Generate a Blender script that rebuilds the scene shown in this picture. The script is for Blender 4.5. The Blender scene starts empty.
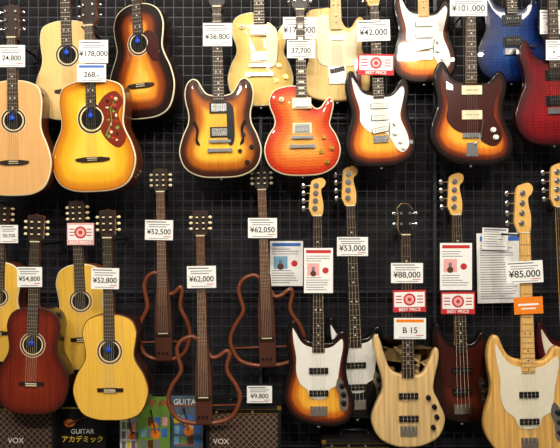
import bpy, math, random
import numpy as np
from mathutils import Vector, Matrix, geometry
random.seed(4)
D=3.0; K=0.005/2.9; CZ=1.6
def P(px,py,d): 
    s=(D-d)*K
    return Vector(((px-280)*s,-d,CZ+(224-py)*s))
def S(r,g,b):
    def f(c):
        c/=255.0
        return c/12.92 if c<=0.04045 else ((c+0.055)/1.055)**2.4
    return (f(r),f(g),f(b),1)
# ---------------- materials
_m={}
def mat(name,col,rough=0.4,metal=0.0,coat=0.0,emit=0):
    if name in _m: return _m[name]
    m=bpy.data.materials.new(name); m.use_nodes=True
    nt=m.node_tree; b=nt.nodes['Principled BSDF']
    b.inputs['Roughness'].default_value=rough; b.inputs['Metallic'].default_value=metal
    b.inputs['Coat Weight'].default_value=coat; b.inputs['Coat Roughness'].default_value=0.06
    b.inputs['Specular IOR Level'].default_value=0.3
    tc=nt.nodes.new('ShaderNodeTexCoord'); n=nt.nodes.new('ShaderNodeTexNoise'); n.inputs['Scale'].default_value=35
    mx=nt.nodes.new('ShaderNodeMix'); mx.data_type='RGBA'
    mx.inputs[6].default_value=col; mx.inputs[7].default_value=tuple(c*0.88 for c in col[:3])+(1,)
    nt.links.new(tc.outputs['Object'],n.inputs['Vector']); nt.links.new(n.outputs['Fac'],mx.inputs[0])
    nt.links.new(mx.outputs[2],b.inputs['Base Color'])
    if emit:
        b.inputs['Emission Color'].default_value=col; b.inputs['Emission Strength'].default_value=emit
    _m[name]=m; return m
def burst(name,stops,grain=0.15,rough=0.36,coat=0.6,flame=0.0,gscale=120):
    if name in _m: return _m[name]
    m=bpy.data.materials.new(name); m.use_nodes=True
    nt=m.node_tree; N=nt.nodes.new; L=nt.links.new; b=nt.nodes['Principled BSDF']
    b.inputs['Roughness'].default_value=rough; b.inputs['Coat Weight'].default_value=coat; b.inputs['Coat Roughness'].default_value=0.04
    b.inputs['Specular IOR Level'].default_value=0.12
    a=N('ShaderNodeAttribute'); a.attribute_name='edge'
    r=N('ShaderNodeValToRGB'); r.color_ramp.interpolation='EASE'
    e=r.color_ramp.elements
    e[0].position=stops[0][0]; e[0].color=stops[0][1]
    e[1].position=stops[-1][0]; e[1].color=stops[-1][1]
    for p,c in stops[1:-1]:
        q=e.new(p); q.color=c
    L(a.outputs['Fac'],r.inputs['Fac'])
    tc=N('ShaderNodeTexCoord'); mp=N('ShaderNodeMapping'); mp.inputs['Scale'].default_value=(1,0.03,1)
    n=N('ShaderNodeTexNoise'); n.inputs['Scale'].default_value=gscale; n.inputs['Detail'].default_value=3
    L(tc.outputs['Object'],mp.inputs['Vector']); L(mp.outputs['Vector'],n.inputs['Vector'])
    mr=N('ShaderNodeMapRange'); mr.inputs[1].default_value=0.35; mr.inputs[2].default_value=0.65
    mr.inputs[3].default_value=1-grain*1.6; mr.inputs[4].default_value=1+grain*0.3
    L(n.outputs['Fac'],mr.inputs[0])
    mul=N('ShaderNodeVectorMath'); mul.operation='SCALE'
    L(r.outputs['Color'],mul.inputs[0]); L(mr.outputs[0],mul.inputs['Scale'])
    out=mul
    if flame:
        w=N('ShaderNodeTexWave'); w.bands_direction='Y'; w.inputs['Scale'].default_value=22; w.inputs['Distortion'].default_value=5; w.inputs['Detail Scale'].default_value=2
        L(tc.outputs['Object'],w.inputs['Vector'])
        m2=N('ShaderNodeMapRange'); m2.inputs[3].default_value=1-flame; m2.inputs[4].default_value=1.0
        L(w.outputs['Fac'],m2.inputs[0])
        mu=N('ShaderNodeVectorMath'); mu.operation='SCALE'
        L(mul.outputs[0],mu.inputs[0]); L(m2.outputs[0],mu.inputs['Scale']); out=mu
    L(out.outputs[0],b.inputs['Base Color'])
    _m[name]=m; return m
def flat(name,c,**k): return burst(name,[(0,c),(1,c)],**k)
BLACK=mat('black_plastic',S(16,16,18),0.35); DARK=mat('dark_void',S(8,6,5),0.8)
CHROME=mat('chrome',S(215,215,215),0.22,1.0); GOLD=mat('gold_metal',S(225,180,80),0.25,1.0)
FRET=mat('fret_metal',S(160,152,138),0.4,1.0); STRING=mat('string_metal',S(180,168,145),0.4,0.9)
WHITE=mat('white_plastic',S(238,236,228),0.3,coat=0.4); CREAM=mat('cream_plastic',S(232,220,184),0.35)
ROSE=mat('rosewood',S(42,27,21),0.5); ROSE2=mat('rosewood_brown',S(92,54,38),0.45)
MAPLE=flat('maple_neck',S(224,176,100),grain=0.08); MAPLEL=flat('maple_light',S(230,198,140),grain=0.08)
MAHOG=flat('mahogany_neck',S(120,66,38),grain=0.15)
TORT=mat('tortoise',S(60,20,14),0.25,coat=0.5); BLUE=mat('blue_plastic',S(16,74,200),0.4)
PEARL=mat('pearl',S(230,222,200),0.25)
PAPER=mat('paper_white',S(240,240,237),0.6); INK=mat('ink_black',S(20,20,22),0.7); INKG=mat('ink_grey',S(120,120,125),0.7)
RED=mat('ink_red',S(196,44,50),0.6); PINK=mat('ink_pink',S(232,170,168),0.6); INKB=mat('ink_blue',S(60,110,190),0.6); ORANGE=mat('ink_orange',S(240,130,30),0.6)
GREEN=mat('ink_green',S(110,150,60),0.6); YEL=mat('ink_yellow',S(245,215,60),0.6); SKYB=mat('ink_skyblue',S(120,170,200),0.6)
SB=[(0,S(14,7,6)),(0.10,S(26,11,8)),(0.20,S(104,38,13)),(0.32,S(204,106,26)),(0.52,S(244,176,58))]
# ---------------- part builder
class Kit:
    def __init__(s,name,u,M):
        s.parts={}; s.u=u; s.e=bpy.data.objects.new(name,None); s.e.empty_display_size=0.1
        bpy.context.scene.collection.objects.link(s.e); s.e.matrix_world=M
    def add(s,part,V,F,m,smooth=False,edge=None):
        p=s.parts.setdefault(part,dict(v=[],f=[],mi=[],ms=[],sm=[],ed=[]))
        if m not in p['ms']: p['ms'].append(m)
        o=len(p['v']); p['v']+= [tuple(c*s.u for c in v) for v in V]
        p['f']+=[tuple(i+o for i in f) for f in F]; p['mi']+=[p['ms'].index(m)]*len(F); p['sm']+=[smooth]*len(F)
        p['ed']+= list(edge) if edge is not None else [0.5]*len(V)
    def poly(s,part,pts,z0,z1,m):
        n=len(pts)
        a=sum(pts[i][0]*pts[(i+1)%n][1]-pts[(i+1)%n][0]*pts[i][1] for i in range(n))
        if a<0: pts=pts[::-1]
        V=[(x,y,z0) for x,y in pts]+[(x,y,z1) for x,y in pts]
        F=[tuple(range(n,2*n)),tuple(range(n-1,-1,-1))]+[(i,(i+1)%n,n+(i+1)%n,n+i) for i in range(n)]
        s.add(part,V,F,m)
    def box(s,part,cx,cy,w,h,z0,z1,m,rot=0):
        c,t=math.cos(rot),math.sin(rot)
        s.poly(part,[(cx+c*x-t*y,cy+t*x+c*y) for x,y in((-w/2,-h/2),(w/2,-h/2),(w/2,h/2),(-w/2,h/2))],z0,z1,m)
    def cyl(s,part,cx,cy,r,z0,z1,m,n=18,ry=None):
        ry=ry or r
        s.poly(part,[(cx+r*math.cos(2*math.pi*i/n),cy+ry*math.sin(2*math.pi*i/n)) for i in range(n)],z0,z1,m)
    def ring(s,part,cx,cy,r0,r1,z0,z1,m,n=28):
        V=[];F=[]
        for i in range(n):
            c,t=math.cos(2*math.pi*i/n),math.sin(2*math.pi*i/n)
            V+=[(cx+r0*c,cy+r0*t,z1),(cx+r1*c,cy+r1*t,z1),(cx+r1*c,cy+r1*t,z0),(cx+r0*c,cy+r0*t,z0)]
        for i in range(n):
            j=(i+1)%n
            for a in range(4): 
                b=(a+1)%4; F.append((4*i+a,4*i+b,4*j+b,4*j+a))
        s.add(part,V,F,m)
    def tube(s,part,pts,r,m,n=8,closed=False,flat=1.0):
        N=len(pts); V=[];F=[]
        for i in range(N):
            a=Vector(pts[(i-1)%N] if closed or i>0 else pts[i]); b=Vector(pts[(i+1)%N] if closed or i<N-1 else pts[i])
            t=(b-a).normalized(); up=Vector((0,0,1)); 
            if abs(t.z)>0.95: up=Vector((0,1,0))
            q=t.cross(up).normalized(); w=q.cross(t)
            for k in range(n):
                an=2*math.pi*k/n; v=Vector(pts[i])+q*r*math.cos(an)+w*r*flat*math.sin(an); V.append(tuple(v))
        for i in range(N if closed else N-1):
            j=(i+1)%N
            for k in range(n): F.append((i*n+k,i*n+(k+1)%n,j*n+(k+1)%n,j*n+k))
        if not closed: F+= [tuple(range(n)),tuple(range(N*n-1,N*n-n-1,-1))]
        s.add(part,V,F,m,True)
    def ball(s,part,c,r,m,sc=(1,1,1)):
        V=[];F=[];A,B=8,12
        for i in range(A+1):
            t=math.pi*i/A
            for j in range(B):
                p=2*math.pi*j/B; V.append((c[0]+r*sc[0]*math.sin(t)*math.cos(p),c[1]+r*sc[1]*math.sin(t)*math.sin(p),c[2]+r*sc[2]*math.cos(t)))
        for i in range(A):
            for j in range(B): F.append((i*B+j,(i+1)*B+j,(i+1)*B+(j+1)%B,i*B+(j+1)%B))
        s.add(part,V,F,m,True)
    def done(s):
        for k,p in s.parts.items():
            me=bpy.data.meshes.new(k); me.from_pydata(p['v'],[],p['f'])
            for m in p['ms']: me.materials.append(m)
            me.polygons.foreach_set('material_index',p['mi']); me.polygons.foreach_set('use_smooth',p['sm'])
            at=me.attributes.new('edge','FLOAT','POINT'); at.data.foreach_set('value',[float(x) for x in p['ed']])
            me.update()
            o=bpy.data.objects.new(k,me); bpy.context.scene.collection.objects.link(o); o.parent=s.e
        return s.e
def spline(pts,n=6,closed=True):
    out=[];N=len(pts)
    for i in range(N if closed else N-1):
        g=lambda j:(pts[j%N] if closed else pts[max(0,min(N-1,j))])
        p0,p1,p2,p3=g(i-1),g(i),g(i+1),g(i+2)
        for k in range(n):
            t=k/n
            out.append(tuple(0.5*(2*b+(c-a)*t+(2*a-5*b+4*c-d)*t*t+(3*b-a-3*c+d)*t**3) for a,b,c,d in zip(p0,p1,p2,p3)))
    if not closed: out.append(pts[-1])
    return out
def sym(h): return [(-x,y) for x,y in h]+[(x,y) for x,y in h[::-1] if x>1e-6]
DREAD=sym([(0,0),(.25,.015),(.42,.09),(.5,.26),(.465,.41),(.39,.54),(.37,.62),(.385,.73),(.39,.84),(.34,.94),(.18,.99),(0,1)])
JUMBO=sym([(0,0),(.25,.015),(.42,.09),(.5,.26),(.465,.41),(.38,.54),(.35,.62),(.375,.73),(.38,.83),(.31,.93),(.17,.985),(0,1)])
CLASS=sym([(0,0),(.22,.012),(.4,.08),(.5,.26),(.455,.42),(.35,.55),(.325,.63),(.35,.75),(.36,.84),(.30,.94),(.16,.99),(0,1)])
ES=sym([(0,0),(.25,.015),(.43,.1),(.5,.26),(.455,.42),(.39,.54),(.38,.64),(.41,.75),(.42,.85),(.39,.94),(.32,.99),(.25,.97),(.20,.90),(.15,.845),(.08,.825),(0,.82)])
LPO=[(0,0),(-.25,.018),(-.43,.11),(-.5,.28),(-.45,.44),(-.365,.56),(-.365,.65),(-.42,.77),(-.42,.87),(-.34,.96),(-.16,1.0),(-.05,.99),(.05,.93),(.105,.83),(.17,.755),(.24,.755),(.30,.82),(.35,.865),(.40,.85),(.42,.78),(.39,.66),(.37,.56),(.45,.44),(.5,.28),(.43,.11),(.25,.018)]
TELE=[(0,0),(-.25,.012),(-.45,.07),(-.5,.22),(-.46,.38),(-.39,.53),(-.40,.66),(-.46,.8),(-.46,.9),(-.38,.97),(-.2,.985),(-.09,.99),(.0,.95),(.09,.85),(.15,.78),(.23,.78),(.3,.85),(.36,.885),(.42,.86),(.44,.76),(.39,.56),(.46,.4),(.5,.24),(.45,.07),(.25,.012)]
STR=[(0,0),(-.22,.01),(-.42,.08),(-.5,.22),(-.47,.36),(-.405,.50),(-.40,.60),(-.435,.72),(-.455,.83),(-.435,.93),(-.385,.995),(-.325,.985),(-.285,.91),(-.245,.84),(-.18,.795),(-.1,.785),(0,.765),(.1,.755),(.18,.762),(.235,.80),(.28,.86),(.335,.895),(.39,.88),(.43,.82),(.435,.74),(.405,.62),(.405,.52),(.46,.38),(.5,.22),(.42,.08),(.22,.01)]
OFF=[(.08,0),(-.14,.02),(-.36,.09),(-.49,.24),(-.485,.38),(-.425,.52),(-.41,.62),(-.435,.74),(-.445,.84),(-.42,.93),(-.365,.99),(-.31,.98),(-.275,.92),(-.235,.86),(-.175,.82),(-.09,.80),(0,.79),(.09,.785),(.18,.79),(.235,.82),(.28,.87),(.33,.895),(.38,.88),(.42,.82),(.43,.74),(.40,.62),(.39,.52),(.42,.40),(.485,.28),(.5,.18),(.44,.06),(.27,.0)]
MOD=[(0,0),(-.2,.015),(-.4,.09),(-.5,.24),(-.44,.38),(-.35,.5),(-.35,.61),(-.405,.75),(-.455,.88),(-.455,.965),(-.41,.995),(-.36,.94),(-.31,.82),(-.24,.70),(-.13,.65),(0,.64),(.12,.63),(.21,.66),(.29,.75),(.35,.84),(.40,.87),(.43,.83),(.415,.74),(.37,.62),(.35,.5),(.43,.38),(.5,.24),(.41,.09),(.2,.015)]
PRS=[(0,0),(-.25,.018),(-.43,.11),(-.5,.27),(-.44,.43),(-.37,.56),(-.38,.7),(-.425,.82),(-.415,.92),(-.365,.98),(-.31,.96),(-.26,.88),(-.2,.82),(-.11,.79),(0,.78),(.1,.77),(.19,.775),(.25,.82),(.30,.865),(.35,.88),(.40,.84),(.41,.73),(.37,.58),(.44,.43),(.5,.27),(.43,.11),(.25,.018)]
CUTC=[(0,0),(-.22,.012),(-.4,.08),(-.5,.26),(-.45,.42),(-.34,.55),(-.31,.63),(-.35,.76),(-.36,.86),(-.29,.95),(-.15,.99),(-.06,.94),(.04,.84),(.12,.75),(.22,.76),(.33,.82),(.37,.77),(.33,.65),(.35,.55),(.455,.42),(.5,.26),(.4,.08),(.22,.012)]

def body(G,tpl,bw,bl,th,top,side,binding=None,r=2.2,dome=0.0):
    P0=spline([(x*bw,y*bl) for x,y in tpl],6)
    a=sum(P0[i][0]*P0[(i+1)%len(P0)][1]-P0[(i+1)%len(P0)][0]*P0[i][1] for i in range(len(P0)))
    if a<0: P0=P0[::-1]
    A=np.array(P0); n=len(A)
    t=np.roll(A,-1,0)-np.roll(A,1,0); t/=np.linalg.norm(t,axis=1)[:,None]+1e-9
    nrm=np.stack([-t[:,1],t[:,0]],1)
    rings=[]
    ths=[0,30,60,90]
    for g in (90,45): rings.append((A+nrm*(r*(1-math.cos(math.radians(g)))), -th+r*(1-math.sin(math.radians(g)))))
    rings.append((A,-th+r)); 
    for g in ths: rings.append((A+nrm*(r*(1-math.cos(math.radians(g)))), -r*(1-math.sin(math.radians(g)))))
    V=[];E=[]
    for R,z in rings:
        V+=[(x,y,z) for x,y in R]; 
    k0=len(rings)
    def dist(Q):
        Q=np.asarray(Q); B=np.roll(A,-1,0); d=np.full(len(Q),1e9)
        for i in range(n):
            ab=B[i]-A[i]; tt=np.clip(((Q-A[i])@ab)/(ab@ab+1e-12),0,1)
            d=np.minimum(d,np.linalg.norm(Q-(A[i]+tt[:,None]*ab),axis=1))
        return d
    for R,z in rings:
        E+= [0.0]*n if z<-r*0.99 else list(dist(R)/(bw/2))
    F=[];
    for k in range(k0-1):
        for i in range(n):
            j=(i+1)%n; F.append((k*n+i,k*n+j,(k+1)*n+j,(k+1)*n+i))
    nb=3*n
    G.add('body',V,F[:nb]+[tuple(range(n-1,-1,-1))],side,True,E)
    G.add('body',V[3*n:],[tuple(q-3*n for q in f) for f in F[nb:]],binding or top,True,E[3*n:])
    R=rings[-1][0]; step=bw/26
    xs=np.arange(-bw/2,bw/2,step); ys=np.arange(0,bl,step)
    q=np.array([(x+(0.5*step if (j%2) else 0),y) for j,y in enumerate(ys) for x in xs])
    inside=np.zeros(len(q),bool)
    for i in range(n):
        x1,y1=A[i];x2,y2=A[(i+1)%n]
        c=((y1>q[:,1])!=(y2>q[:,1]))&(q[:,0]<(x2-x1)*(q[:,1]-y1)/(y2-y1+1e-12)+x1); inside^=c
    dq=dist(q); q=q[inside&(dq>r+step*0.5)]
    vs=[Vector(p) for p in R]+[Vector(p) for p in q]
    ov,oe,of,_,_,_=geometry.delaunay_2d_cdt(vs,[],[list(range(n))],1,1e-5)
    W=np.array([(v.x,v.y) for v in ov]); dw=dist(W)
    z=dome*np.clip((dw-r)/(bw*0.3),0,1)**0.8 if dome else np.zeros(len(W))
    fc=[]
    for f in of:
        a_=W[f[0]];b_=W[f[1]];c_=W[f[2]]
        cr=(b_[0]-a_[0])*(c_[1]-a_[1])-(b_[1]-a_[1])*(c_[0]-a_[0])
        fc.append(tuple(f) if cr>0 else tuple(f)[::-1])
    G.add('body',[(W[i,0],W[i,1],z[i]) for i in range(len(W))],fc,top,True,dw/(bw/2))

def head(G,kind,w,yn,hl,m,face,tm):
    z1=0.4;z0=-3.2
    if kind=='gibson':
        pts=[(-w,0),(-1.9*w,.16),(-1.75*w,.5),(-2.1*w,.95),(-1.2*w,1.0),(0,.94),(1.2*w,1.0),(2.1*w,.95),(1.75*w,.5),(1.9*w,.16),(w,0)]
    elif kind in('martin','classical'):
        pts=[(-w,0),(-1.55*w,.12),(-1.75*w,.9),(-1.5*w,.95),(-.6*w,.96),(0,1.0),(.6*w,.96),(1.5*w,.95),(1.75*w,.9),(1.55*w,.12),(w,0)]
    elif kind=='modern':
        pts=[(-w,0),(-1.7*w,.2),(-1.6*w,.6),(-1.8*w,.85),(-.8*w,1.0),(.8*w,.97),(1.7*w,.8),(1.5*w,.5),(1.6*w,.2),(w,0)]
    else:
        pts=spline([(-w,0),(-1.5*w,.10),(-1.9*w,.22),(-1.7*w,.5),(-1.5*w,.80),(-1.1*w,.93),(.1*w,.985),(1.0*w,1.0),(1.75*w,.95),(1.95*w,.87),(1.6*w,.78),(1.0*w,.72),(.95*w,.6),(1.3*w,.40),(1.4*w,.22),(w,0)],3)
    pp=[(x,yn+y*hl) for x,y in pts]
    G.poly('headstock',pp,z0,z1-0.3,m); 
    G.poly('headstock',[(x*.985,yn+(y-yn)*.99+.1) for x,y in pp],z1-0.3,z1,face)
    def tuner(x,y,sx,r=1.2,ln=3.2):
        G.cyl('tuners',x,y,r*.9,z1,z1+1.8,tm,10)
        G.ball('tuners',(sx,y,-1.8),ln*.62,tm,(1,.75,.5))
        G.tube('tuners',[(x,y,-2.5),(sx,y,-2.0)],.6,tm,6)
    if kind=='classical':
        for s_ in(-1,1):
            G.box('headstock',s_*.75*w,yn+.5*hl,.5*w,.62*hl,z1-.1,z1+.08,DARK)
            for f in(.28,.5,.72):
                G.box('tuners',s_*.75*w,yn+f*hl,.5*w,1.3,z1,z1+.5,CREAM)
                G.ball('tuners',(s_*2.3*w,yn+f*hl,-2.5),1.9,CREAM,(1,.8,.5)); G.tube('tuners',[(s_*1.6*w,yn+f*hl,-2.5),(s_*2.3*w,yn+f*hl,-2.5)],.6,GOLD,6)
    elif kind in('gibson','martin'):
        for s_ in(-1,1):
            for f in(.27,.52,.77): tuner(s_*1.15*w,yn+f*hl,s_*2.6*w)
    elif kind=='modern':
        for s_ in(-1,1):
            for f in(.35,.68): tuner(s_*1.0*w,yn+f*hl,s_*2.5*w,1.6,4)
    elif kind=='bass':
        for i,f in enumerate((.2,.4,.6,.8)):
            x=-.55*w+.12*w*i
            G.cyl('tuners',x,yn+f*hl,1.9,z1,z1+2.5,tm,12); G.cyl('tuners',x,yn+f*hl,2.8,z1,z1+.5,tm,14)
            G.tube('tuners',[(x,yn+f*hl,-3),(-2.9*w,yn+f*hl,-2.6)],.8,tm,6)
            G.ball('tuners',(-3.1*w,yn+f*hl,-2.6),3.1,tm,(.75,1,.35))
    else:
        for i in range(6): tuner(-.7*w+.1*w*i,yn+(.15+.14*i)*hl,-2.5*w,1.1,2.8)

def neck(G,yj,y0,yn,w1,w0,ybr,zf,neckm,fbm,ns,nfret=20,dots=True,heel=6,fbz=None):
    V=[];F=[]; prof=[(1,0),(.97,-.45),(.7,-.85),(0,-1),(-.7,-.85),(-.97,-.45),(-1,0)]
    secs=[(yj-2,w1,-heel),(yj+3,w1*.97,-4.8),(yn-3,w0,-4.0),(yn,w0,-3.2)]
    for y,w,h in secs:
        for a,b in prof: V.append((a*w,y,b*(-h) + zf-.0))
    m=len(prof)
    for k in range(len(secs)-1):
        for i in range(m): F.append((k*m+i,k*m+(i+1)%m,(k+1)*m+(i+1)%m,(k+1)*m+i))
    F+=[tuple(range(m)),tuple(range(len(V)-1,len(V)-m-1,-1))]
    G.add('neck',V,F,neckm,True)
    t=lambda y:w1+(w0-w1)*(y-y0)/(yn-y0)
    G.poly('fingerboard',[(-w1,y0),(w1,y0),(w0,yn),(-w0,yn)],zf,zf+1.3,fbm)
    Sc=yn-ybr
    ys=[yn-Sc*(1-2**(-i/12)) for i in range(0,nfret+1)]
    for i in range(1,nfret+1):
        if ys[i]>y0+.5: G.box('frets',0,ys[i],2*t(ys[i])*.98,.4,zf+1.3,zf+1.6,FRET)
        if dots and i in(3,5,7,9,12,15,17,19):
            yy=(ys[i]+ys[i-1])/2
            if yy<y0+1: continue
            if dots=='block': G.box('inlays',0,yy,t(yy)*1.1,(ys[i-1]-ys[i])*.55,zf+1.3,zf+1.4,PEARL)
            elif i==12:
                for s_ in(-.45,.45): G.cyl('inlays',s_*t(yy),yy,.8,zf+1.3,zf+1.4,PEARL if fbm in(ROSE,ROSE2) else BLACK,8)
            else: G.cyl('inlays',0,yy,.8,zf+1.3,zf+1.4,PEARL if fbm in(ROSE,ROSE2) else BLACK,8)
    G.box('nut',0,yn+.4,2*w0,1.1,zf,zf+1.9,CREAM)
    for i in range(ns):
        f=(i/(ns-1)-.5)*2
        wb=w1*.92 if ns==6 else w1*.95
        r=.10 if ns==6 else .14
        G.tube('strings',[(f*wb,ybr,zf+2.6),(f*w0*.8,yn,zf+2.0),(f*w0*.8,yn+5,zf+1.2)],r,STRING,4)

def place(name,B,T,d,yaw=0):
    b=P(B[0],B[1],d); t=P(T[0],T[1],d); v=t-b
    tilt=math.atan2(v.x,v.z); u=(D-d)*K
    M=Matrix.Translation(b)@Matrix.Rotation(tilt,4,'Y')@Matrix.Rotation(math.radians(yaw),4,'Z')@Matrix.Rotation(math.pi/2,4,'X')
    G=Kit(name,u,M); return G,v.length/u
def hanger(G,yn,w,d):
    M=G.e.matrix_world; c=M@Vector((0,(yn-2)*G.u,0))
    H=Kit('guitar_wall_hanger',1.0,Matrix.Translation(Vector((c.x,0,c.z)))@Matrix.Rotation(math.pi/2,4,'X'))
    H.box('plate',0,0,.03,.07,0.002,.008,BLACK)
    zb=d-.030; a=w*G.u+.006
    H.tube('arm',[(0,0,.006),(0,-.004,zb-.004)],.005,BLACK,8)
    H.tube('yoke',[(-a-.004,.002,d+.012),(-a-.002,0,d-.01),(-a*.7,-.004,zb-.003),(0,-.004,zb-.004),(a*.7,-.004,zb-.003),(a+.002,0,d-.01),(a+.004,.002,d+.012)],.0045,BLACK,8)
    H.done()

def acoustic(name,tpl,B,T,bl,bw,d,hl,top,side,binding=CREAM,headk='martin',th=20,yaw=0,hole=.65,br=.29,fb=ROSE,neckm=MAHOG,guard=None,dots=True,hf=None,blue=True,headface=None,w=(5.4,4.4)):
    G,L=place(name,B,T,d,yaw)
    body(G,tpl,bw,bl,th,top,side,binding,r=1.1)
    yn=L-hl; yh=hole*bl; yb=br*bl; R=bw*.125
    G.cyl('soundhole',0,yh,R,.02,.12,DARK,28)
    G.ring('rosette',0,yh,R,R*1.1,.02,.22,CREAM); G.ring('rosette',0,yh,R*1.16,R*1.32,.02,.18,ROSE2 if tpl is CLASS else BLACK); G.ring('rosette',0,yh,R*1.32,R*1.38,.02,.2,CREAM)
    if tpl is CLASS:
        G.box('bridge',0,yb,bw*.34,3.6,0,.9,ROSE); G.box('bridge',0,yb,bw*.17,4.4,0,1.6,ROSE); G.box('bridge',0,yb+.4,bw*.15,.8,1.6,2.3,CREAM); G.box('bridge',0,yb-1.5,bw*.15,.9,1.6,1.8,CREAM)
    else:
        G.poly('bridge',[(-bw*.2,yb-1),(-bw*.12,yb-2.6),(bw*.12,yb-2.6),(bw*.2,yb-1),(bw*.2,yb+1),(bw*.1,yb+2.2),(-bw*.1,yb+2.2),(-bw*.2,yb+1)],0,1.5,ROSE)
        G.box('bridge',0,yb+.9,bw*.12,.7,1.5,2.4,CREAM)
        for i in range(6): G.cyl('bridge',(i-2.5)*1.7,yb-1.1,.5,1.5,2.1,CREAM,8)
    neck(G,bl,yh+R*1.0,yn,w[0],w[1],yb,0.15,neckm,fb,6,nfret=20,dots=dots,heel=min(th*.7,14))
    head(G,headk,w[1],yn,hl,neckm,headface or ROSE,GOLD if headk=='classical' else CHROME)
    if guard is GUARDH:
        gp=[(R*.6,yh+R*1.1),(R*1.3,yh+R*2.0),(R*2.3,yh+R*2.3),(R*3.0,yh+R*1.4),(R*2.5,yh+R*.4),(R*2.75,yh-R*.6),(R*3.2,yh-R*1.8),(R*2.5,yh-R*2.7),(R*1.4,yh-R*2.0),(R*.8,yh-R*.95),(R*1.15,yh-R*.1),(R*.95,yh+R*.6)]
        G.poly('pickguard',spline(gp,4),.05,.35,guard)
        rr=random.Random(5)
        for i in range(22):
            y=1.8-4.0*i/22; x=R*(1.95+.45*math.sin(i*2.2)); yy=yh+R*y
            G.cyl('pickguard_flowers',x,yy,.8+rr.random()*1.4,.35,.42+.01*i,[RED,CREAM,TORT,GREEN][i%4],7,ry=.7+rr.random()*1.3)
        G.tube('pickguard_flowers',[(R*1.3,yh-R*1.6,.5),(R*1.9,yh-R*.3,.5),(R*1.8,yh+R*.8,.5),(R*2.3,yh+R*1.6,.5)],.5,GREEN,5)
    elif guard:
        gp=[(R*.55,yh+R*1.05),(R*1.25,yh+R*1.35),(bw*.27,yh+R*.7),(bw*.30,yh-R*.4),(bw*.29,yh-R*1.9),(bw*.20,yh-R*2.1),(R*1.05,yh-R*1.3),(R*.8,yh-R*.75),(R*1.1,yh),(R*.95,yh+R*.55)]
        G.poly('pickguard',spline(gp,4),.05,.35,guard)
    if blue: G.ball('clip_tuner',(0,yh+R*.2,3.2),2.6,BLUE,(1,1,.45)); G.tube('clip_tuner_tie',[(0,yh,3),(0,yh+R*.9,3)],.7,BLUE,6)
    G.done(); hanger(G,yn,w[1],d); return G

def humb(G,y,zf,ring=BLACK,cover=CHROME,w=15,h=7.5,poles=True,pm=BLACK):
    G.box('pickups',0,y,w+4,h+3.2,0,zf+.6,ring); G.box('pickups',0,y,w,h,zf,zf+1.7,cover)
    if poles:
        for i in range(6): G.cyl('pickups',(i-2.5)*2.2,y+h*.18,.5,zf+1.7,zf+1.85,pm,7)
def knob(G,x,y,z,m=BLACK,r=2.2,h=3): 
    G.cyl('knobs',x,y,r*1.12,z,z+.6,m,16); G.cyl('knobs',x,y,r*.92,z+.6,z+h,m,16)
SPG=[(-.36,.92),(-.31,.87),(-.25,.79),(-.19,.75),(-.1,.73),(.1,.71),(.19,.72),(.25,.755),(.33,.81),(.36,.76),(.32,.63),(.29,.54),(.30,.46),(.37,.33),(.39,.22),(.33,.15),(.24,.16),(.14,.28),(.06,.35),(-.1,.35),(-.19,.385),(-.27,.47),(-.27,.6),(-.33,.76)]
JPG=[(-.35,.91),(-.30,.87),(-.24,.80),(-.18,.78),(-.09,.77),(.09,.76),(.19,.76),(.25,.78),(.33,.82),(.34,.74),(.28,.60),(.27,.46),(.34,.34),(.35,.24),(.26,.18),(.13,.22),(.06,.29),(-.12,.31),(-.23,.36),(-.30,.45),(-.28,.57),(-.32,.74)]
BPG=[(-.355,.925),(-.31,.88),(-.25,.81),(-.19,.77),(-.09,.745),(.09,.735),(.19,.75),(.25,.78),(.33,.82),(.34,.74),(.30,.60),(.27,.46),(.25,.39),(.15,.35),(.10,.27),(-.1,.27),(-.16,.35),(-.26,.41),(-.31,.52),(-.31,.66),(-.345,.8)]
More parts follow.
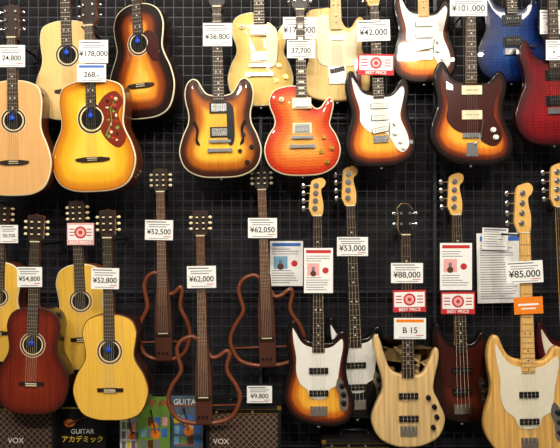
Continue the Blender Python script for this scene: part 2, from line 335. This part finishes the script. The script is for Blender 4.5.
def electric(name,kind,B,T,bl,bw,d,hl,top,side=None,th=9,yaw=0,fb=ROSE,neckm=MAHOG,dots=True,guard=WHITE,binding=None,pick=WHITE,w=(5.4,4.2)):
    G,L=place(name,B,T,d,yaw); yn=L-hl; side=side or top
    hk={'lp':'gibson','es':'gibson','prs':'gibson','tele':'strat','strat':'strat','jm':'strat'}[kind]
    tpl={'lp':LPO,'es':ES,'prs':PRS,'tele':TELE,'strat':STR,'jm':OFF}[kind]
    dome={'lp':3.2,'es':2.6,'prs':1.8}.get(kind,0)
    body(G,tpl,bw,bl,th,top,side,binding,r=1.3 if dome else 2.0,dome=dome)
    Z=dome
    if kind in('lp','es'):
        yb=.42*bl if kind=='lp' else .36*bl
        yj=bl*(.99 if kind=='lp' else .86); y0=bl*(.86 if kind=='lp' else .75)
        cover=CHROME; rg=CREAM if kind=='lp' else BLACK
        humb(G,y0-6,Z,rg,cover); humb(G,yb+9,Z,rg,cover)
        G.box('bridge',0,yb,17,2.8,Z-.5,Z+2.4,CHROME); 
        for s_ in(-1,1): G.cyl('bridge',s_*9.5,yb,1.7,Z-.5,Z+1.5,CHROME,12)
        G.box('tailpiece',0,yb-9,19,3.2,Z-.5,Z+2.2,CHROME)
        for s_ in(-1,1): G.cyl('tailpiece',s_*10.5,yb-9,2.2,Z-.5,Z+2,CHROME,12)
        km=GOLD if kind=='lp' else BLACK
        for x,y in((.28,.42),(.38,.30),(.24,.26),(.32,.15)): knob(G,x*bw,y*bl,Z*.3,km)
        if kind=='lp':
            G.cyl('toggle_switch',-.26*bw,.84*bl,2.6,Z*.4,Z+.3,CREAM,14); G.cyl('toggle_switch',-.26*bw,.84*bl,.8,Z,Z+4,CREAM,8)
            gp=[(7,y0-8),(7,yb+2),(bw*.16,yb-2),(bw*.25,yb+4),(bw*.27,y0-10),(bw*.2,y0-2),(8,y0+1)]
            if guard: G.poly('pickguard',spline(gp,3),Z,Z+1.2,guard)
        else:
            for s_ in(-1,1):
                f=[(s_*(bw*.28+1.6),.57),(s_*(bw*.28+3.4),.54),(s_*(bw*.28+1.6),.52),(s_*(bw*.28-.0),.46),(s_*(bw*.28+.9),.40),(s_*(bw*.28+.5),.345),(s_*(bw*.28-3.4),.32),(s_*(bw*.28-2.3),.36),(s_*(bw*.28-1.1),.385),(s_*(bw*.28-2.0),.44),(s_*(bw*.28-2.0),.50)]
                G.poly('f_holes',[(x,y*bl) for x,y in spline(f,3)],Z*.5,Z+.3,DARK)
                if s_==1: G.poly('pickguard',spline([(8,y0-4),(8,yb+1),(12,yb-4),(15,yb+4),(14.5,y0-12),(13,y0-4)],3),Z+.3,Z+1.2,BLACK)
    elif kind=='prs':
        yb=.33*bl; yj=bl*.8;y0=bl*.70
        humb(G,y0-6,Z,BLACK,BLACK,pm=CHROME); humb(G,yb+8,Z,BLACK,BLACK,pm=CHROME)
        G.box('bridge',0,yb-2,17,6,Z-.5,Z+2,CHROME)
        for x,y in((.28,.36),(.33,.22)): knob(G,x*bw,y*bl,Z*.3,BLACK)
    elif kind=='strat':
        yb=.30*bl; yj=bl*.76;y0=bl*.70; Z=.9
        G.poly('pickguard',spline([(x*bw,y*bl) for x,y in SPG],4),0,.9,guard)
        for y,rt in((.62,0),(.50,0),(.375,.16)):
            G.box('pickups',0,y*bl,17.2,5.6,.9,1.0,BLACK,rt); G.box('pickups',0,y*bl,16,4.4,.9,2.2,pick,rt)
            for i in range(6):
                a=(i-2.5)*2.2; G.cyl('pickups',a*math.cos(rt),y*bl+a*math.sin(rt),.6,2.2,2.35,CHROME,7)
        G.box('bridge',0,yb-1.5,15,7,0,1.5,CHROME)
        for i in range(6): G.box('bridge',(i-2.5)*2.3,yb-.5,1.7,5,1.5,2.3,CHROME)
        for x,y in((.20,.34),(.27,.255),(.31,.19)): knob(G,x*bw,y*bl,.9,WHITE,2.3,2.6)
        G.box('switch',.19*bw,.42*bl,.9,4,.9,1.0,BLACK,.6); G.cyl('switch',.2*bw,.43*bl,.8,.9,4,WHITE,8)
        G.cyl('jack',.42*bw,.24*bl,2.2,0,1.0,CHROME,12)
        G.tube('tremolo_arm',[(5,yb-2,2),(8,yb+1,4),(9,yb+14,5)],.5,CHROME,6)
    elif kind=='jm':
        yb=.29*bl; yj=bl*.80;y0=bl*.79; Z=.9
        G.poly('pickguard',spline([(x*bw,y*bl) for x,y in JPG],4),0,.9,guard)
        for y in(.71,.475):
            G.box('pickups',0,y*bl,20,9,.9,2.2,pick)
            for i in range(6): G.cyl('pickups',(i-2.5)*2.4,y*bl,.6,2.2,2.4,BLACK,7)
        G.box('bridge',0,yb-1,19,5,.0,1.6,CHROME)
        for i in range(6): G.box('bridge',(i-2.5)*2.4,yb-1,1.6,4,1.6,2.8,CHROME)
        G.poly('tailpiece',[(-5,yb-8),(5,yb-8),(6,yb-22),(-6,yb-22)],0,1.0,CHROME)
        G.tube('tremolo_arm',[(2,yb-10,2),(7,yb-6,4),(10,yb+14,5)],.6,CHROME,6)
        for x,y in((.25,.33),(.28,.26)): knob(G,x*bw,y*bl,.9,WHITE,2.4,3)
        G.poly('switch_plate',[(-.30*bw,.72*bl),(-.22*bw,.71*bl),(-.22*bw,.76*bl),(-.30*bw,.80*bl)],.9,1.1,CHROME)
    elif kind=='tele':
        yb=.28*bl; yj=bl*.95;y0=bl*.75; Z=.9
        gp=[(-.30,.88),(-.12,.90),(-.10,.74),(.1,.74),(.13,.73),(.2,.72),(.3,.78),(.36,.74),(.33,.6),(.3,.5),(.28,.38),(.1,.36),(-.22,.38),(-.3,.48),(-.29,.62),(-.35,.76)]
        G.poly('pickguard',spline([(x*bw,y*bl) for x,y in gp],3),0,.8,guard)
        G.box('pickups',0,.66*bl,15,4,.8,2,CHROME); G.box('bridge',0,yb-1,17,17,.1,1.4,CHROME); G.box('pickups',0,yb+4,15,4.4,1.4,2.2,BLACK,.2)
        for i in range(3): G.box('bridge',(i-1)*4.4,yb-3,3.6,4,1.4,2.6,CHROME)
        G.box('control_plate',.31*bw,.28*bl,6.5,28,.1,.9,CHROME)
        for y in(.22,.31): knob(G,.31*bw,y*bl,.9,CHROME,2.2,3)
    neck(G,yj,y0,yn,w[0],w[1],yb,max(Z-.3,.3),neckm,fb,6,nfret=21,dots=dots,heel=7 if dome else 5.5)
    G.tube('strings',[(0,yb,Z+3),(0,yb-5,Z+1)],.2,STRING,4)
    head(G,hk,w[1],yn,hl,neckm,BLACK if hk=='gibson' else neckm,CHROME)
    G.cyl('strap_button',0,-.6,1.3,-th/2-1,-th/2+1,CHROME,8)
    G.done(); hanger(G,yn,w[1],d); return G
def bass(name,tpl,B,T,bl,bw,d,hl,top,side=None,th=9,yaw=0,fb=ROSE,neckm=MAPLE,dots=True,guard=WHITE,headk='bass',headface=None,w=(6.2,4.4),pk=BLACK,tort=False):
    G,L=place(name,B,T,d,yaw); yn=L-hl
    body(G,tpl,bw,bl,th,top,side or top,None,r=2.0)
    yb=.17*bl; jz=tpl is OFF; y0=bl*(.70 if jz else .62); yj=bl*(.79 if jz else .64)
    if guard:
        G.poly('pickguard',spline([(x*bw,y*bl) for x,y in BPG],4),0,.8,guard)
        G.poly('control_plate',spline([(.27*bw,.46*bl),(.33*bw,.43*bl),(.40*bw,.3*bl),(.40*bw,.18*bl),(.35*bw,.15*bl),(.29*bw,.19*bl),(.28*bw,.3*bl),(.24*bw,.38*bl)],3),0.05,.9,CHROME)
    for y in((.53,.32) if jz else (.46,.26)):
        G.box('pickups',0,y*bl,19,5.6,0,2.6,pk)
        for i in range(8): G.cyl('pickups',(i-3.5)*2.2,y*bl,.55,2.6,2.75,CHROME,7)
    G.box('bridge',0,yb-2,17,10,.0,1.2,CHROME)
    for i in range(4): G.box('bridge',(i-1.5)*3.9,yb,3.0,6,1.2,3.0,CHROME)
    if jz:
        for y in(.38,.30,.22): knob(G,(.345 if y<.35 else .325)*bw,y*bl,.8,BLACK,2.5,3.4)
    else:
        for x,y in((.27,.44),(.35,.36),(.38,.27),(.33,.18)): knob(G,x*bw,y*bl,0,BLACK,2.3,3.4)
    neck(G,yj,y0,yn,w[0],w[1],yb,.7,neckm,fb,4,nfret=20,dots=dots,heel=6)
    head(G,headk,w[1],yn,hl,neckm,headface or neckm,CHROME)
    G.cyl('strap_button',0,-.6,1.5,-th/2-1,-th/2+1,CHROME,8)
    G.done(); hanger(G,yn,w[1],d); return G
def silent(name,B,T,bl,bw,d,hl,frame,core):
    G,L=place(name,B,T,d,0); yn=L-hl
    pts=spline([(x*bw,y*bl) for x,y in CUTC],5)
    G.tube('frame',[(x,y,-3) for x,y in pts],2.2,frame,8,closed=True,flat=1.2)
    c=[(-8,0),(8,0),(8.5,.3*bl),(8,.62*bl),(6.5,.8*bl),(5.6,.99*bl),(-5.6,.99*bl),(-6.5,.8*bl),(-8,.62*bl),(-8.5,.3*bl)]
    G.poly('body',c,-7,0,core)
    for y in(.2,): G.tube('struts',[(-.48*bw,y*bl,-3),(.48*bw,y*bl,-3)],.9,frame,6)
    yb=.3*bl
    G.box('bridge',0,yb,15,4,0,1.6,ROSE); G.box('bridge',0,yb+.5,10,.8,1.6,2.4,CREAM)
    for x in(-5,-1,3): knob(G,x,.08*bl,0,BLACK,1,1.5)
    neck(G,bl*.97,bl*.62,yn,4.9,4.2,yb,.2,MAHOG,ROSE2,6,nfret=19,dots=False,heel=6)
    head(G,'classical',4.2,yn,hl,MAHOG,ROSE,GOLD)
    G.done(); hanger(G,yn,4.2,d)

# ---------------- finishes
HB=[(0,S(146,74,20)),(0.1,S(204,126,26)),(0.3,S(234,174,36)),(0.6,S(248,204,72))]
J45=[(0,S(14,9,8)),(0.2,S(34,16,10)),(0.42,S(136,60,18)),(0.62,S(226,140,38)),(0.85,S(250,192,76))]
ESB=[(0,S(30,12,8)),(0.12,S(64,28,12)),(0.28,S(176,94,22)),(0.5,S(244,184,58))]
LPB=[(0,S(162,26,14)),(0.12,S(200,54,20)),(0.32,S(226,106,38)),(0.62,S(242,166,74))]
GUARDH=mat('hummingbird_guard',S(120,40,20),0.35)
hb=burst('honey_burst',HB,grain=.06); j45=burst('dark_burst',J45,grain=.06); esb=burst('amber_burst',ESB,grain=.1)
lpb=burst('cherry_burst',LPB,grain=.04,flame=.25); sb=burst('tobacco_burst',SB,grain=.14)
spruce=flat('spruce_top',S(234,198,130),grain=.06); spruceD=flat('spruce_tan',S(216,166,106),grain=.06)
spruceY=flat('spruce_yellow',S(238,188,74),grain=.08); cherry=burst('cherry_top',[(0,S(74,20,12)),(.3,S(116,36,20)),(1,S(136,48,26))],grain=.2)
gold=flat('butter_top',S(232,196,112),grain=.05); butter=flat('blonde_top',S(232,198,128),grain=.12)
ash=flat('natural_ash',S(224,188,130),grain=.22,gscale=60); ash2=flat('natural_ash_warm',S(226,176,98),grain=.24,gscale=60)
dkred=burst('dark_red_top',[(0,S(50,4,8)),(.3,S(120,12,20)),(1,S(165,24,30))],flame=.35); dkblue=burst('blue_top',[(0,S(6,12,46)),(.3,S(14,46,110)),(1,S(30,86,160))],flame=.45)
blk=mat('black_gloss',S(9,8,9),0.3,coat=.4); dkb=burst('dark_brown_burst',[(0,S(16,7,6)),(.3,S(46,17,12)),(.8,S(104,40,22))],grain=.2)
sideM=flat('mahogany_side',S(110,54,28),grain=.2); sideD=flat('dark_side',S(48,24,16),grain=.2); sideY=flat('maple_side',S(170,104,48),grain=.2)
WAL=mat('walnut_frame',S(116,60,36),0.35,coat=.3); WALC=mat('walnut_core',S(76,42,31),0.4)
# ---------------- upper rows
acoustic('acoustic_guitar',DREAD,(15,196),(11,4),116,74,.27,34,spruceD,sideM,fb=ROSE)
acoustic('acoustic_guitar',DREAD,(70,120),(63,-62),100,70,.14,36,spruce,sideM)
acoustic('acoustic_guitar',DREAD,(94,192),(88,-14),113,90,.27,40,hb,sideM,guard=GUARDH,yaw=-9,headk='gibson',neckm=MAHOG)
acoustic('acoustic_guitar',JUMBO,(143,119),(133,-66),116,72,.15,38,j45,sideD,guard=TORT,yaw=-14,headk='gibson')
electric('electric_guitar','es',(221,178),(216,-30),101,83,.21,38,esb,sideM,th=9,binding=CREAM)
electric('electric_guitar','lp',(261,106),(257,-92),94,66,.10,38,gold,th=10,binding=CREAM,guard=CREAM)
electric('electric_guitar','lp',(303,176),(299,-27),91,77,.22,38,lpb,sideM,th=10,binding=CREAM,dots='block',guard=None)
electric('electric_guitar','tele',(338,101),(333,-96),95,66,.10,38,butter,fb=MAPLEL,neckm=MAPLEL,guard=CREAM)
electric('electric_guitar','strat',(382,167),(372,-32),98,72,.21,38,sb,neckm=MAPLE)
electric('electric_guitar','strat',(425,83),(420,-118),94,66,.10,38,sb,neckm=MAPLE,fb=MAPLE)
electric('electric_guitar','jm',(472,165),(470,-36),105,84,.21,40,sb,neckm=MAPLE,guard=TORT,pick=CREAM)
electric('electric_guitar','prs',(513,82),(508,-112),96,72,.11,38,dkblue)
electric('electric_guitar','prs',(556,145),(550,-55),108,80,.21,38,dkred)
# ---------------- lower rows
acoustic('classical_guitar',CLASS,(-3,362),(2,201),100,58,.17,26,spruceY,sideM,headk='classical',dots=False,blue=False)
acoustic('classical_guitar',CLASS,(31,415),(36,214),108,74,.35,28,cherry,sideD,binding=ROSE,headk='classical',dots=False,w=(5.6,4.8))
acoustic('classical_guitar',CLASS,(84,370),(76,200),106,68,.17,26,spruceY,sideY,headk='classical',dots=False,blue=False)
acoustic('classical_guitar',CLASS,(111,421),(107,209),107,78,.35,29,spruceY,sideD,binding=ROSE2,headk='classical',dots=False,yaw=-4,w=(5.6,4.8))
silent('silent_guitar',(164,360),(160,168),88,52,.12,24,WAL,WALC)
silent('silent_guitar',(204,424),(200,210),88,72,.28,26,WAL,WALC)
silent('silent_guitar',(268,366),(261,166),92,74,.12,24,WAL,WALC)
bass('bass_guitar',OFF,(319,427),(317,178),107,72,.22,38,sb,fb=ROSE)
bass('bass_guitar',OFF,(358,420),(349,166),104,68,.12,40,blk,fb=ROSE)
bass('bass_guitar',MOD,(409,448),(405,203),114,74,.24,32,ash,fb=ROSE,neckm=MAPLEL,guard=None,headk='modern',headface=BLACK)
bass('bass_guitar',OFF,(463,424),(455,173),102,66,.12,42,dkb,fb=ROSE,neckm=MAPLE,guard=TORT)
bass('bass_guitar',OFF,(530,462),(523,183),128,90,.30,50,ash2,fb=MAPLE,neckm=MAPLE,guard=PEARL,dots=True,w=(6.8,5))
bass('bass_guitar',OFF,(572,425),(557,163),105,72,.12,44,dkred,fb=ROSE,neckm=MAPLE,guard=PEARL)

# ---------------- tags, labels, flyers
def text(par,s,size,x,y,z,m,al='CENTER'):
    c=bpy.data.curves.new('lettering','FONT'); c.body=s; c.size=size; c.align_x=al; c.align_y='CENTER'; c.materials.append(m); c.offset=size*.012
    o=bpy.data.objects.new('lettering',c); bpy.context.scene.collection.objects.link(o); o.parent=par; o.location=(x,y,z)
def card(name,x0,y0,x1,y1,d,rot=0):
    c=P((x0+x1)/2,(y0+y1)/2,d); u=(D-d)*K
    M=Matrix.Translation(c)@Matrix.Rotation(math.radians(rot),4,'Y')@Matrix.Rotation(math.pi/2,4,'X')
    G=Kit(name,u,M); return G,(x1-x0),(y1-y0)
def tag(x0,y0,x1,y1,d,s='',rot=0,top=None,logo=False):
    G,w,h=card('price_tag',x0,y0,x1,y1,d,rot)
    G.box('card',0,0,w,h,-.3,0,PAPER)
    if top: G.box('stripe',0,h*.36,w*.86,h*.14,0,.05,top)
    else:
        G.box('small_print',-w*.1,h*.40,w*.7,.9,0,.05,INK)
        for i in range(2): G.box('small_print',-w*.05*(i),h*(.27-.11*i),w*(.76-.12*i),.8,0,.05,INKG)
    G.box('small_print',0,-h*.42,w*.7,.6,0,.05,INKG); G.box('small_print',w*.3,-h*.33,w*.25,.7,0,.05,RED)
    e=G.done()
    if s: text(e,s,G.u*min(h*.46,w*.26),0,-G.u*h*.1,G.u*.12,INK)
tag(-2,45,25,67,.285,'24,800'); tag(79,40,108,63,.29,'¥178,000'); tag(77,64,106,82,.292,'268,-',top=INKB)
tag(203,23,232,46,.23,'¥36,800'); tag(283,17,316,39,.24,'¥175,000'); tag(287,40,315,58,.242,'37,700')
tag(357,20,390,41,.23,'¥42,000',-2); tag(450,-3,487,16,.23,'¥101,000'); tag(145,220,173,240,.135,'¥52,500',1)
tag(0,225,18,243,.19,'50,700'); tag(17,267,42,287,.37,'¥54,800'); tag(91,268,119,289,.37,'¥52,800',1); tag(187,266,216,288,.30,'¥62,000',-1)
tag(248,218,277,238,.14,'¥62,050'); tag(337,237,368,256,.14,'¥53,000'); tag(391,263,423,283,.26,'¥88,000'); tag(506,261,543,283,.32,'¥85,000',-3)
tag(394,318,426,339,.26,'B 15',top=ORANGE); tag(247,386,272,403,.23,'¥9,800'); tag(546,40,562,60,.23,'¥'); tag(540,10,562,34,.17,'¥98,')
def label(x0,y0,x1,y1,d,m=RED,rot=0):
    G,w,h=card('sale_label',x0,y0,x1,y1,d,rot)
    G.box('card',0,0,w,h,-.3,0,m); G.box('panel',0,h*.07,w*.92,h*.68,0,.06,PAPER)
    mm=RED
    G.cyl('emblem',-w*.0,h*.07,h*.28,.06,.12,mm,20); G.cyl('emblem',0,h*.07,h*.20,.12,.18,PINK,16); G.cyl('emblem',0,h*.07,h*.09,.18,.22,mm,12)
    for sx in(-1,1):
        for i in range(3): G.box('print',sx*w*.32,h*(.22-.14*i),w*.18,h*.05,.06,.12,mm)
    e=G.done(); text(e,'BEST PRICE',G.u*h*.2,0,-G.u*h*.39,G.u*.2,PAPER)
label(358,54,394,75,.24,rot=1); label(393,290,426,312,.265,rot=-1); label(441,292,475,314,.145); label(67,223,94,245,.19,PINK)
def flyer(x0,y0,x1,y1,d,hd=INKB,photo=False,seed=1,rot=0):
    G,w,h=card('paper_flyer',x0,y0,x1,y1,d,rot); rr=random.Random(seed)
    G.box('sheet',0,0,w,h,-.2,0,PAPER)
    G.box('header',0,h*.42,w*.86,h*.07,0,.05,hd)
    y=h*.32
    while y>-h*.44:
        if photo and -h*.15<y<h*.2: y-=2.4; continue
        l=w*(.5+.34*rr.random()); G.box('print',-w*.43+l/2,y,l,.7,0,.05,INKG); y-=2.4
    if photo:
        G.box('picture',-w*.18,0.02*h,w*.42,h*.28,0,.05,SKYB if hd is INKB else PINK); G.cyl('picture',w*.24,0,h*.07,0,.05,RED,16); G.box('picture',-w*.18,-.02*h,w*.1,h*.2,.05,.08,INKG); G.cyl('picture',-w*.18,-.07*h,w*.1,.05,.09,ROSE2,14)
    G.done()
flyer(270,241,303,286,.02,INKB,True,1); flyer(304,248,333,293,.25,RED,True,2); flyer(477,233,524,303,.02,INKB,False,3,-1); flyer(440,243,472,290,.145,RED,True,4)
flyer(482,228,508,250,.03,INKG,False,8,2)
G,w,h=card('orange_sticker_tag',514,297,543,314,.32,-3); G.box('card',0,0,w,h,-.3,0,ORANGE); G.box('print',0,1,w*.7,2,0,.05,PAPER); G.box('print',0,-3,w*.5,1.5,0,.05,PAPER); G.done()

# ---------------- room
def rbox(name,x0,x1,y0,y1,z0,z1,m,bev=0):
    me=bpy.data.meshes.new(name); V=[(x,y,z) for x in(x0,x1) for y in(y0,y1) for z in(z0,z1)]
    me.from_pydata(V,[],[(0,1,3,2),(4,6,7,5),(0,4,5,1),(2,3,7,6),(0,2,6,4),(1,5,7,3)]); me.materials.append(m)
    o=bpy.data.objects.new(name,me); bpy.context.scene.collection.objects.link(o)
    if bev: b=o.modifiers.new('b','BEVEL'); b.width=bev; b.segments=3
    return o
rbox('wall_back',-3.2,3.2,.05,.15,0,3.7,mat('dark_wall',S(26,25,29),.8))
rbox('floor',-3.2,3.2,-5,.15,-.1,0,mat('floor_tile',S(120,112,100),.4))
rbox('ceiling',-3.2,3.2,-5,.15,3.7,3.8,mat('ceiling_white',S(215,212,205),.8))
WIRE=mat('wire_black',S(54,54,60),.4,.2)
V=[];F=[]
def bx(x0,x1,y0,y1,z0,z1):
    o=len(V); V.extend([(x,y,z) for x in(x0,x1) for y in(y0,y1) for z in(z0,z1)])
    F.extend([tuple(i+o for i in f) for f in((0,1,3,2),(4,6,7,5),(0,4,5,1),(2,3,7,6),(0,2,6,4),(1,5,7,3))])
x=-2.2
while x<2.2: bx(x-.0018,x+.0018,-.0018,.0018,0,3.6); x+=.05
z=.02
while z<3.6: bx(-2.2,2.2,.0018,.0054,z-.0018,z+.0018); z+=.05
for x in(-1.9,-1.0,-.1,.8,1.7): bx(x-.008,x+.008,-.004,.05,0,3.65)
for z in(.45,1.25,2.15,2.95): bx(-2.2,2.2,.006,.02,z-.006,z+.006)
me=bpy.data.meshes.new('wire_grid_panel'); me.from_pydata(V,[],F); me.materials.append(WIRE)
o=bpy.data.objects.new('wire_grid_panel',me); bpy.context.scene.collection.objects.link(o)
rbox('display_platform',-2.2,2.2,-.55,-.006,0,.40,mat('platform_black',S(22,21,22),.5),.004)
# ---------------- amplifiers
def grille():
    m=bpy.data.materials.new('diamond_grille'); m.use_nodes=True; nt=m.node_tree; b=nt.nodes['Principled BSDF']; b.inputs['Roughness'].default_value=.9
    tc=nt.nodes.new('ShaderNodeTexCoord'); mp=nt.nodes.new('ShaderNodeMapping'); mp.inputs['Rotation'].default_value=(0,0,math.radians(45))
    ck=nt.nodes.new('ShaderNodeTexBrick'); ck.offset=0; ck.inputs['Scale'].default_value=24; ck.inputs['Brick Width'].default_value=.5; ck.inputs['Row Height'].default_value=.5; ck.inputs['Mortar Size'].default_value=.035
    ck.inputs['Color1'].default_value=S(50,32,28); ck.inputs['Color2'].default_value=S(36,24,23); ck.inputs['Mortar'].default_value=S(136,108,80)
    nt.links.new(tc.outputs['Object'],mp.inputs[0]); nt.links.new(mp.outputs[0],ck.inputs['Vector']); nt.links.new(ck.outputs['Color'],b.inputs['Base Color']); return m
GR=grille()
def amp(px0,px1,pytop,dfront,s,tx=0):
    c0=P(px0,pytop,dfront); c1=P(px1,pytop,dfront); w=c1.x-c0.x; h=c0.z-.40
    G=Kit('guitar_amplifier',1.0,Matrix.Translation(Vector(((c0.x+c1.x)/2,-dfront,.40)))@Matrix.Rotation(math.pi/2,4,'X'))
    t=.016; dp=dfront-.02; TX=mat('amp_tolex',S(20,19,20),.6)
    for sx in(-1,1):
        for zz in(-.05,-dp+.02): G.box('feet',sx*w*.38,.006,.03,.012,zz,zz+.03,BLACK)
    G.box('cabinet',0,.012+(h-.012)/2,w,h-.012,-dp,-.014,TX)
    for sx in(-1,1): G.box('cabinet',sx*(w/2-t/2),.012+(h-.012)/2,t,h-.012,-.014,0,TX)
    G.box('cabinet',0,h-t/2,w,t,-.014,0,TX); G.box('cabinet',0,.012+t/2,w,t,-.014,0,TX)
    G.box('grille',0,h*.5,w-2*t,h-2*t-.006,-.014,-.006,GR)
    G.box('trim',0,h-t-.022,w-2*t,.003,-.008,-.003,GOLD); G.box('trim',0,h-t-.001,w-2*t,.002,-.006,-.002,GOLD)
    G.box('panel',0,h-t-.011,w-2*t,.02,-.012,-.005,BLACK)
    for i in range(6): G.cyl('knobs',-w*.36+i*w*.12,h-t-.011,.006,-.005,.006,BLACK if i%2 else CHROME,12)
    G.tube('handle',[(-.07,h,-dp*.5),(-.06,h+.018,-dp*.5),(.06,h+.018,-dp*.5),(.07,h,-dp*.5)],.006,BLACK,8)
    for sx in(-1,1): G.box('corners',sx*(w/2-.009),h-.009,.02,.02,-.02,.0015,GOLD)
    e=G.done(); text(e,s,.036,tx*w,h*.46,-.004,WHITE)
amp(206,281,406,.20,'VOX',-.3); amp(-24,55,402,.22,'VOX',0); 
amp(322,392,440,.20,'AMP'); amp(-110,-36,402,.22,'AMP')
# ---------------- boards and magazines standing on the platform
def cover(name,x0,y0,x1,d,base,kind,rot=0):
    a=P(x0,y0,d); b=P(x1,y0,d); w=b.x-a.x; h=a.z-.402
    G=Kit(name,1.0,Matrix.Translation(Vector(((a.x+b.x)/2,-d,.402)))@Matrix.Rotation(math.pi/2,4,'X'))
    G.box('cover',0,h/2,w,h,-.008,0,base)
    if kind=='board':
        G.box('border',0,h-.01,w*.94,.004,0,.0006,YEL)
        G.tube('guitar_drawing',[(-w*.3,h*.7,.001),(w*.3,h*.9,.001)],.006,ROSE2,6); G.cyl('guitar_drawing',-w*.28,h*.72,.028,.0006,.001,ORANGE,16,.02)
        e=G.done(); text(e,'アカデミック',w*.15,0,h*.45,.001,YEL); text(e,'GUITAR',w*.14,0,h*.58,.001,PAPER); return
    rr=random.Random(int(x0))
    for i in range(4):
        for j in range(3): G.box('picture',(-.33+.22*i)*w,h*(.34+.16*j),w*.17,h*.12,0,.0005,rr.choice([PAPER,YEL,INKB,INKG,ROSE2,PINK,SKYB,GREEN]))
    G.cyl('guitar_picture',w*.05,h*.48,w*.15,.0006,.001,ORANGE,16); G.cyl('guitar_picture',w*.02,h*.60,w*.11,.0006,.001,ORANGE,16); G.tube('guitar_picture',[(w*.05,h*.5,.002),(-w*.1,h*.82,.002)],.004,ROSE2,6)
    for i in range(5): G.box('print',-w*.1+w*.05*(i%3),h*(.08+.05*i),w*.6,.004,0,.0006,INK if i%2 else RED)
    e=G.done(); text(e,'GUITAR',w*.24,0,h*.91,.0015,PAPER if kind=='b' else RED)
cover('sign_board',59,406,106,.14,mat('board_black',S(22,22,24),.5),'board')
cover('guitar_magazine',120,405,142,.12,PAPER,'a'); cover('guitar_magazine',138,397,170,.16,GREEN,'a'); cover('guitar_magazine',171,396,203,.10,mat('cover_slate',S(86,104,120),.5),'b')
# ---------------- lights
LAMP=mat('fluorescent',S(255,250,240),.5,emit=5)
def area(x,y,z,sx,sy,e,rx,col=(1,.92,.80),ry=0):
    l=bpy.data.lights.new('ceiling_light','AREA'); l.shape='RECTANGLE'; l.size=sx; l.size_y=sy; l.energy=e; l.color=col
    o=bpy.data.objects.new('ceiling_light',l); o.location=(x,y,z); o.rotation_euler=(math.radians(rx),0,math.radians(ry)); bpy.context.scene.collection.objects.link(o)
for x in(-1.6,0,1.6):
    rbox('fluorescent_fixture',x-.6,x+.6,-1.95,-1.75,3.64,3.7,LAMP)
    area(x,-1.85,3.6,1.2,.15,27,35)
for x in(-1.25,.1,1.45):
    rbox('ceiling_spotlight',x-.12,x+.12,-3.82,-3.58,3.60,3.7,LAMP)
    area(x,-3.7,3.55,.22,.22,54,57)
w=bpy.data.worlds.new('World'); bpy.context.scene.world=w; w.use_nodes=True
w.node_tree.nodes['Background'].inputs[0].default_value=(1,.95,.88,1); w.node_tree.nodes['Background'].inputs[1].default_value=.16
cam=bpy.data.cameras.new('Camera'); co=bpy.data.objects.new('Camera',cam); bpy.context.scene.collection.objects.link(co)
cam.sensor_width=36; cam.lens=36/(560*K); co.location=(0,-D,CZ); co.rotation_euler=(math.pi/2,0,0); bpy.context.scene.camera=co
bpy.context.scene.view_settings.view_transform='Standard'
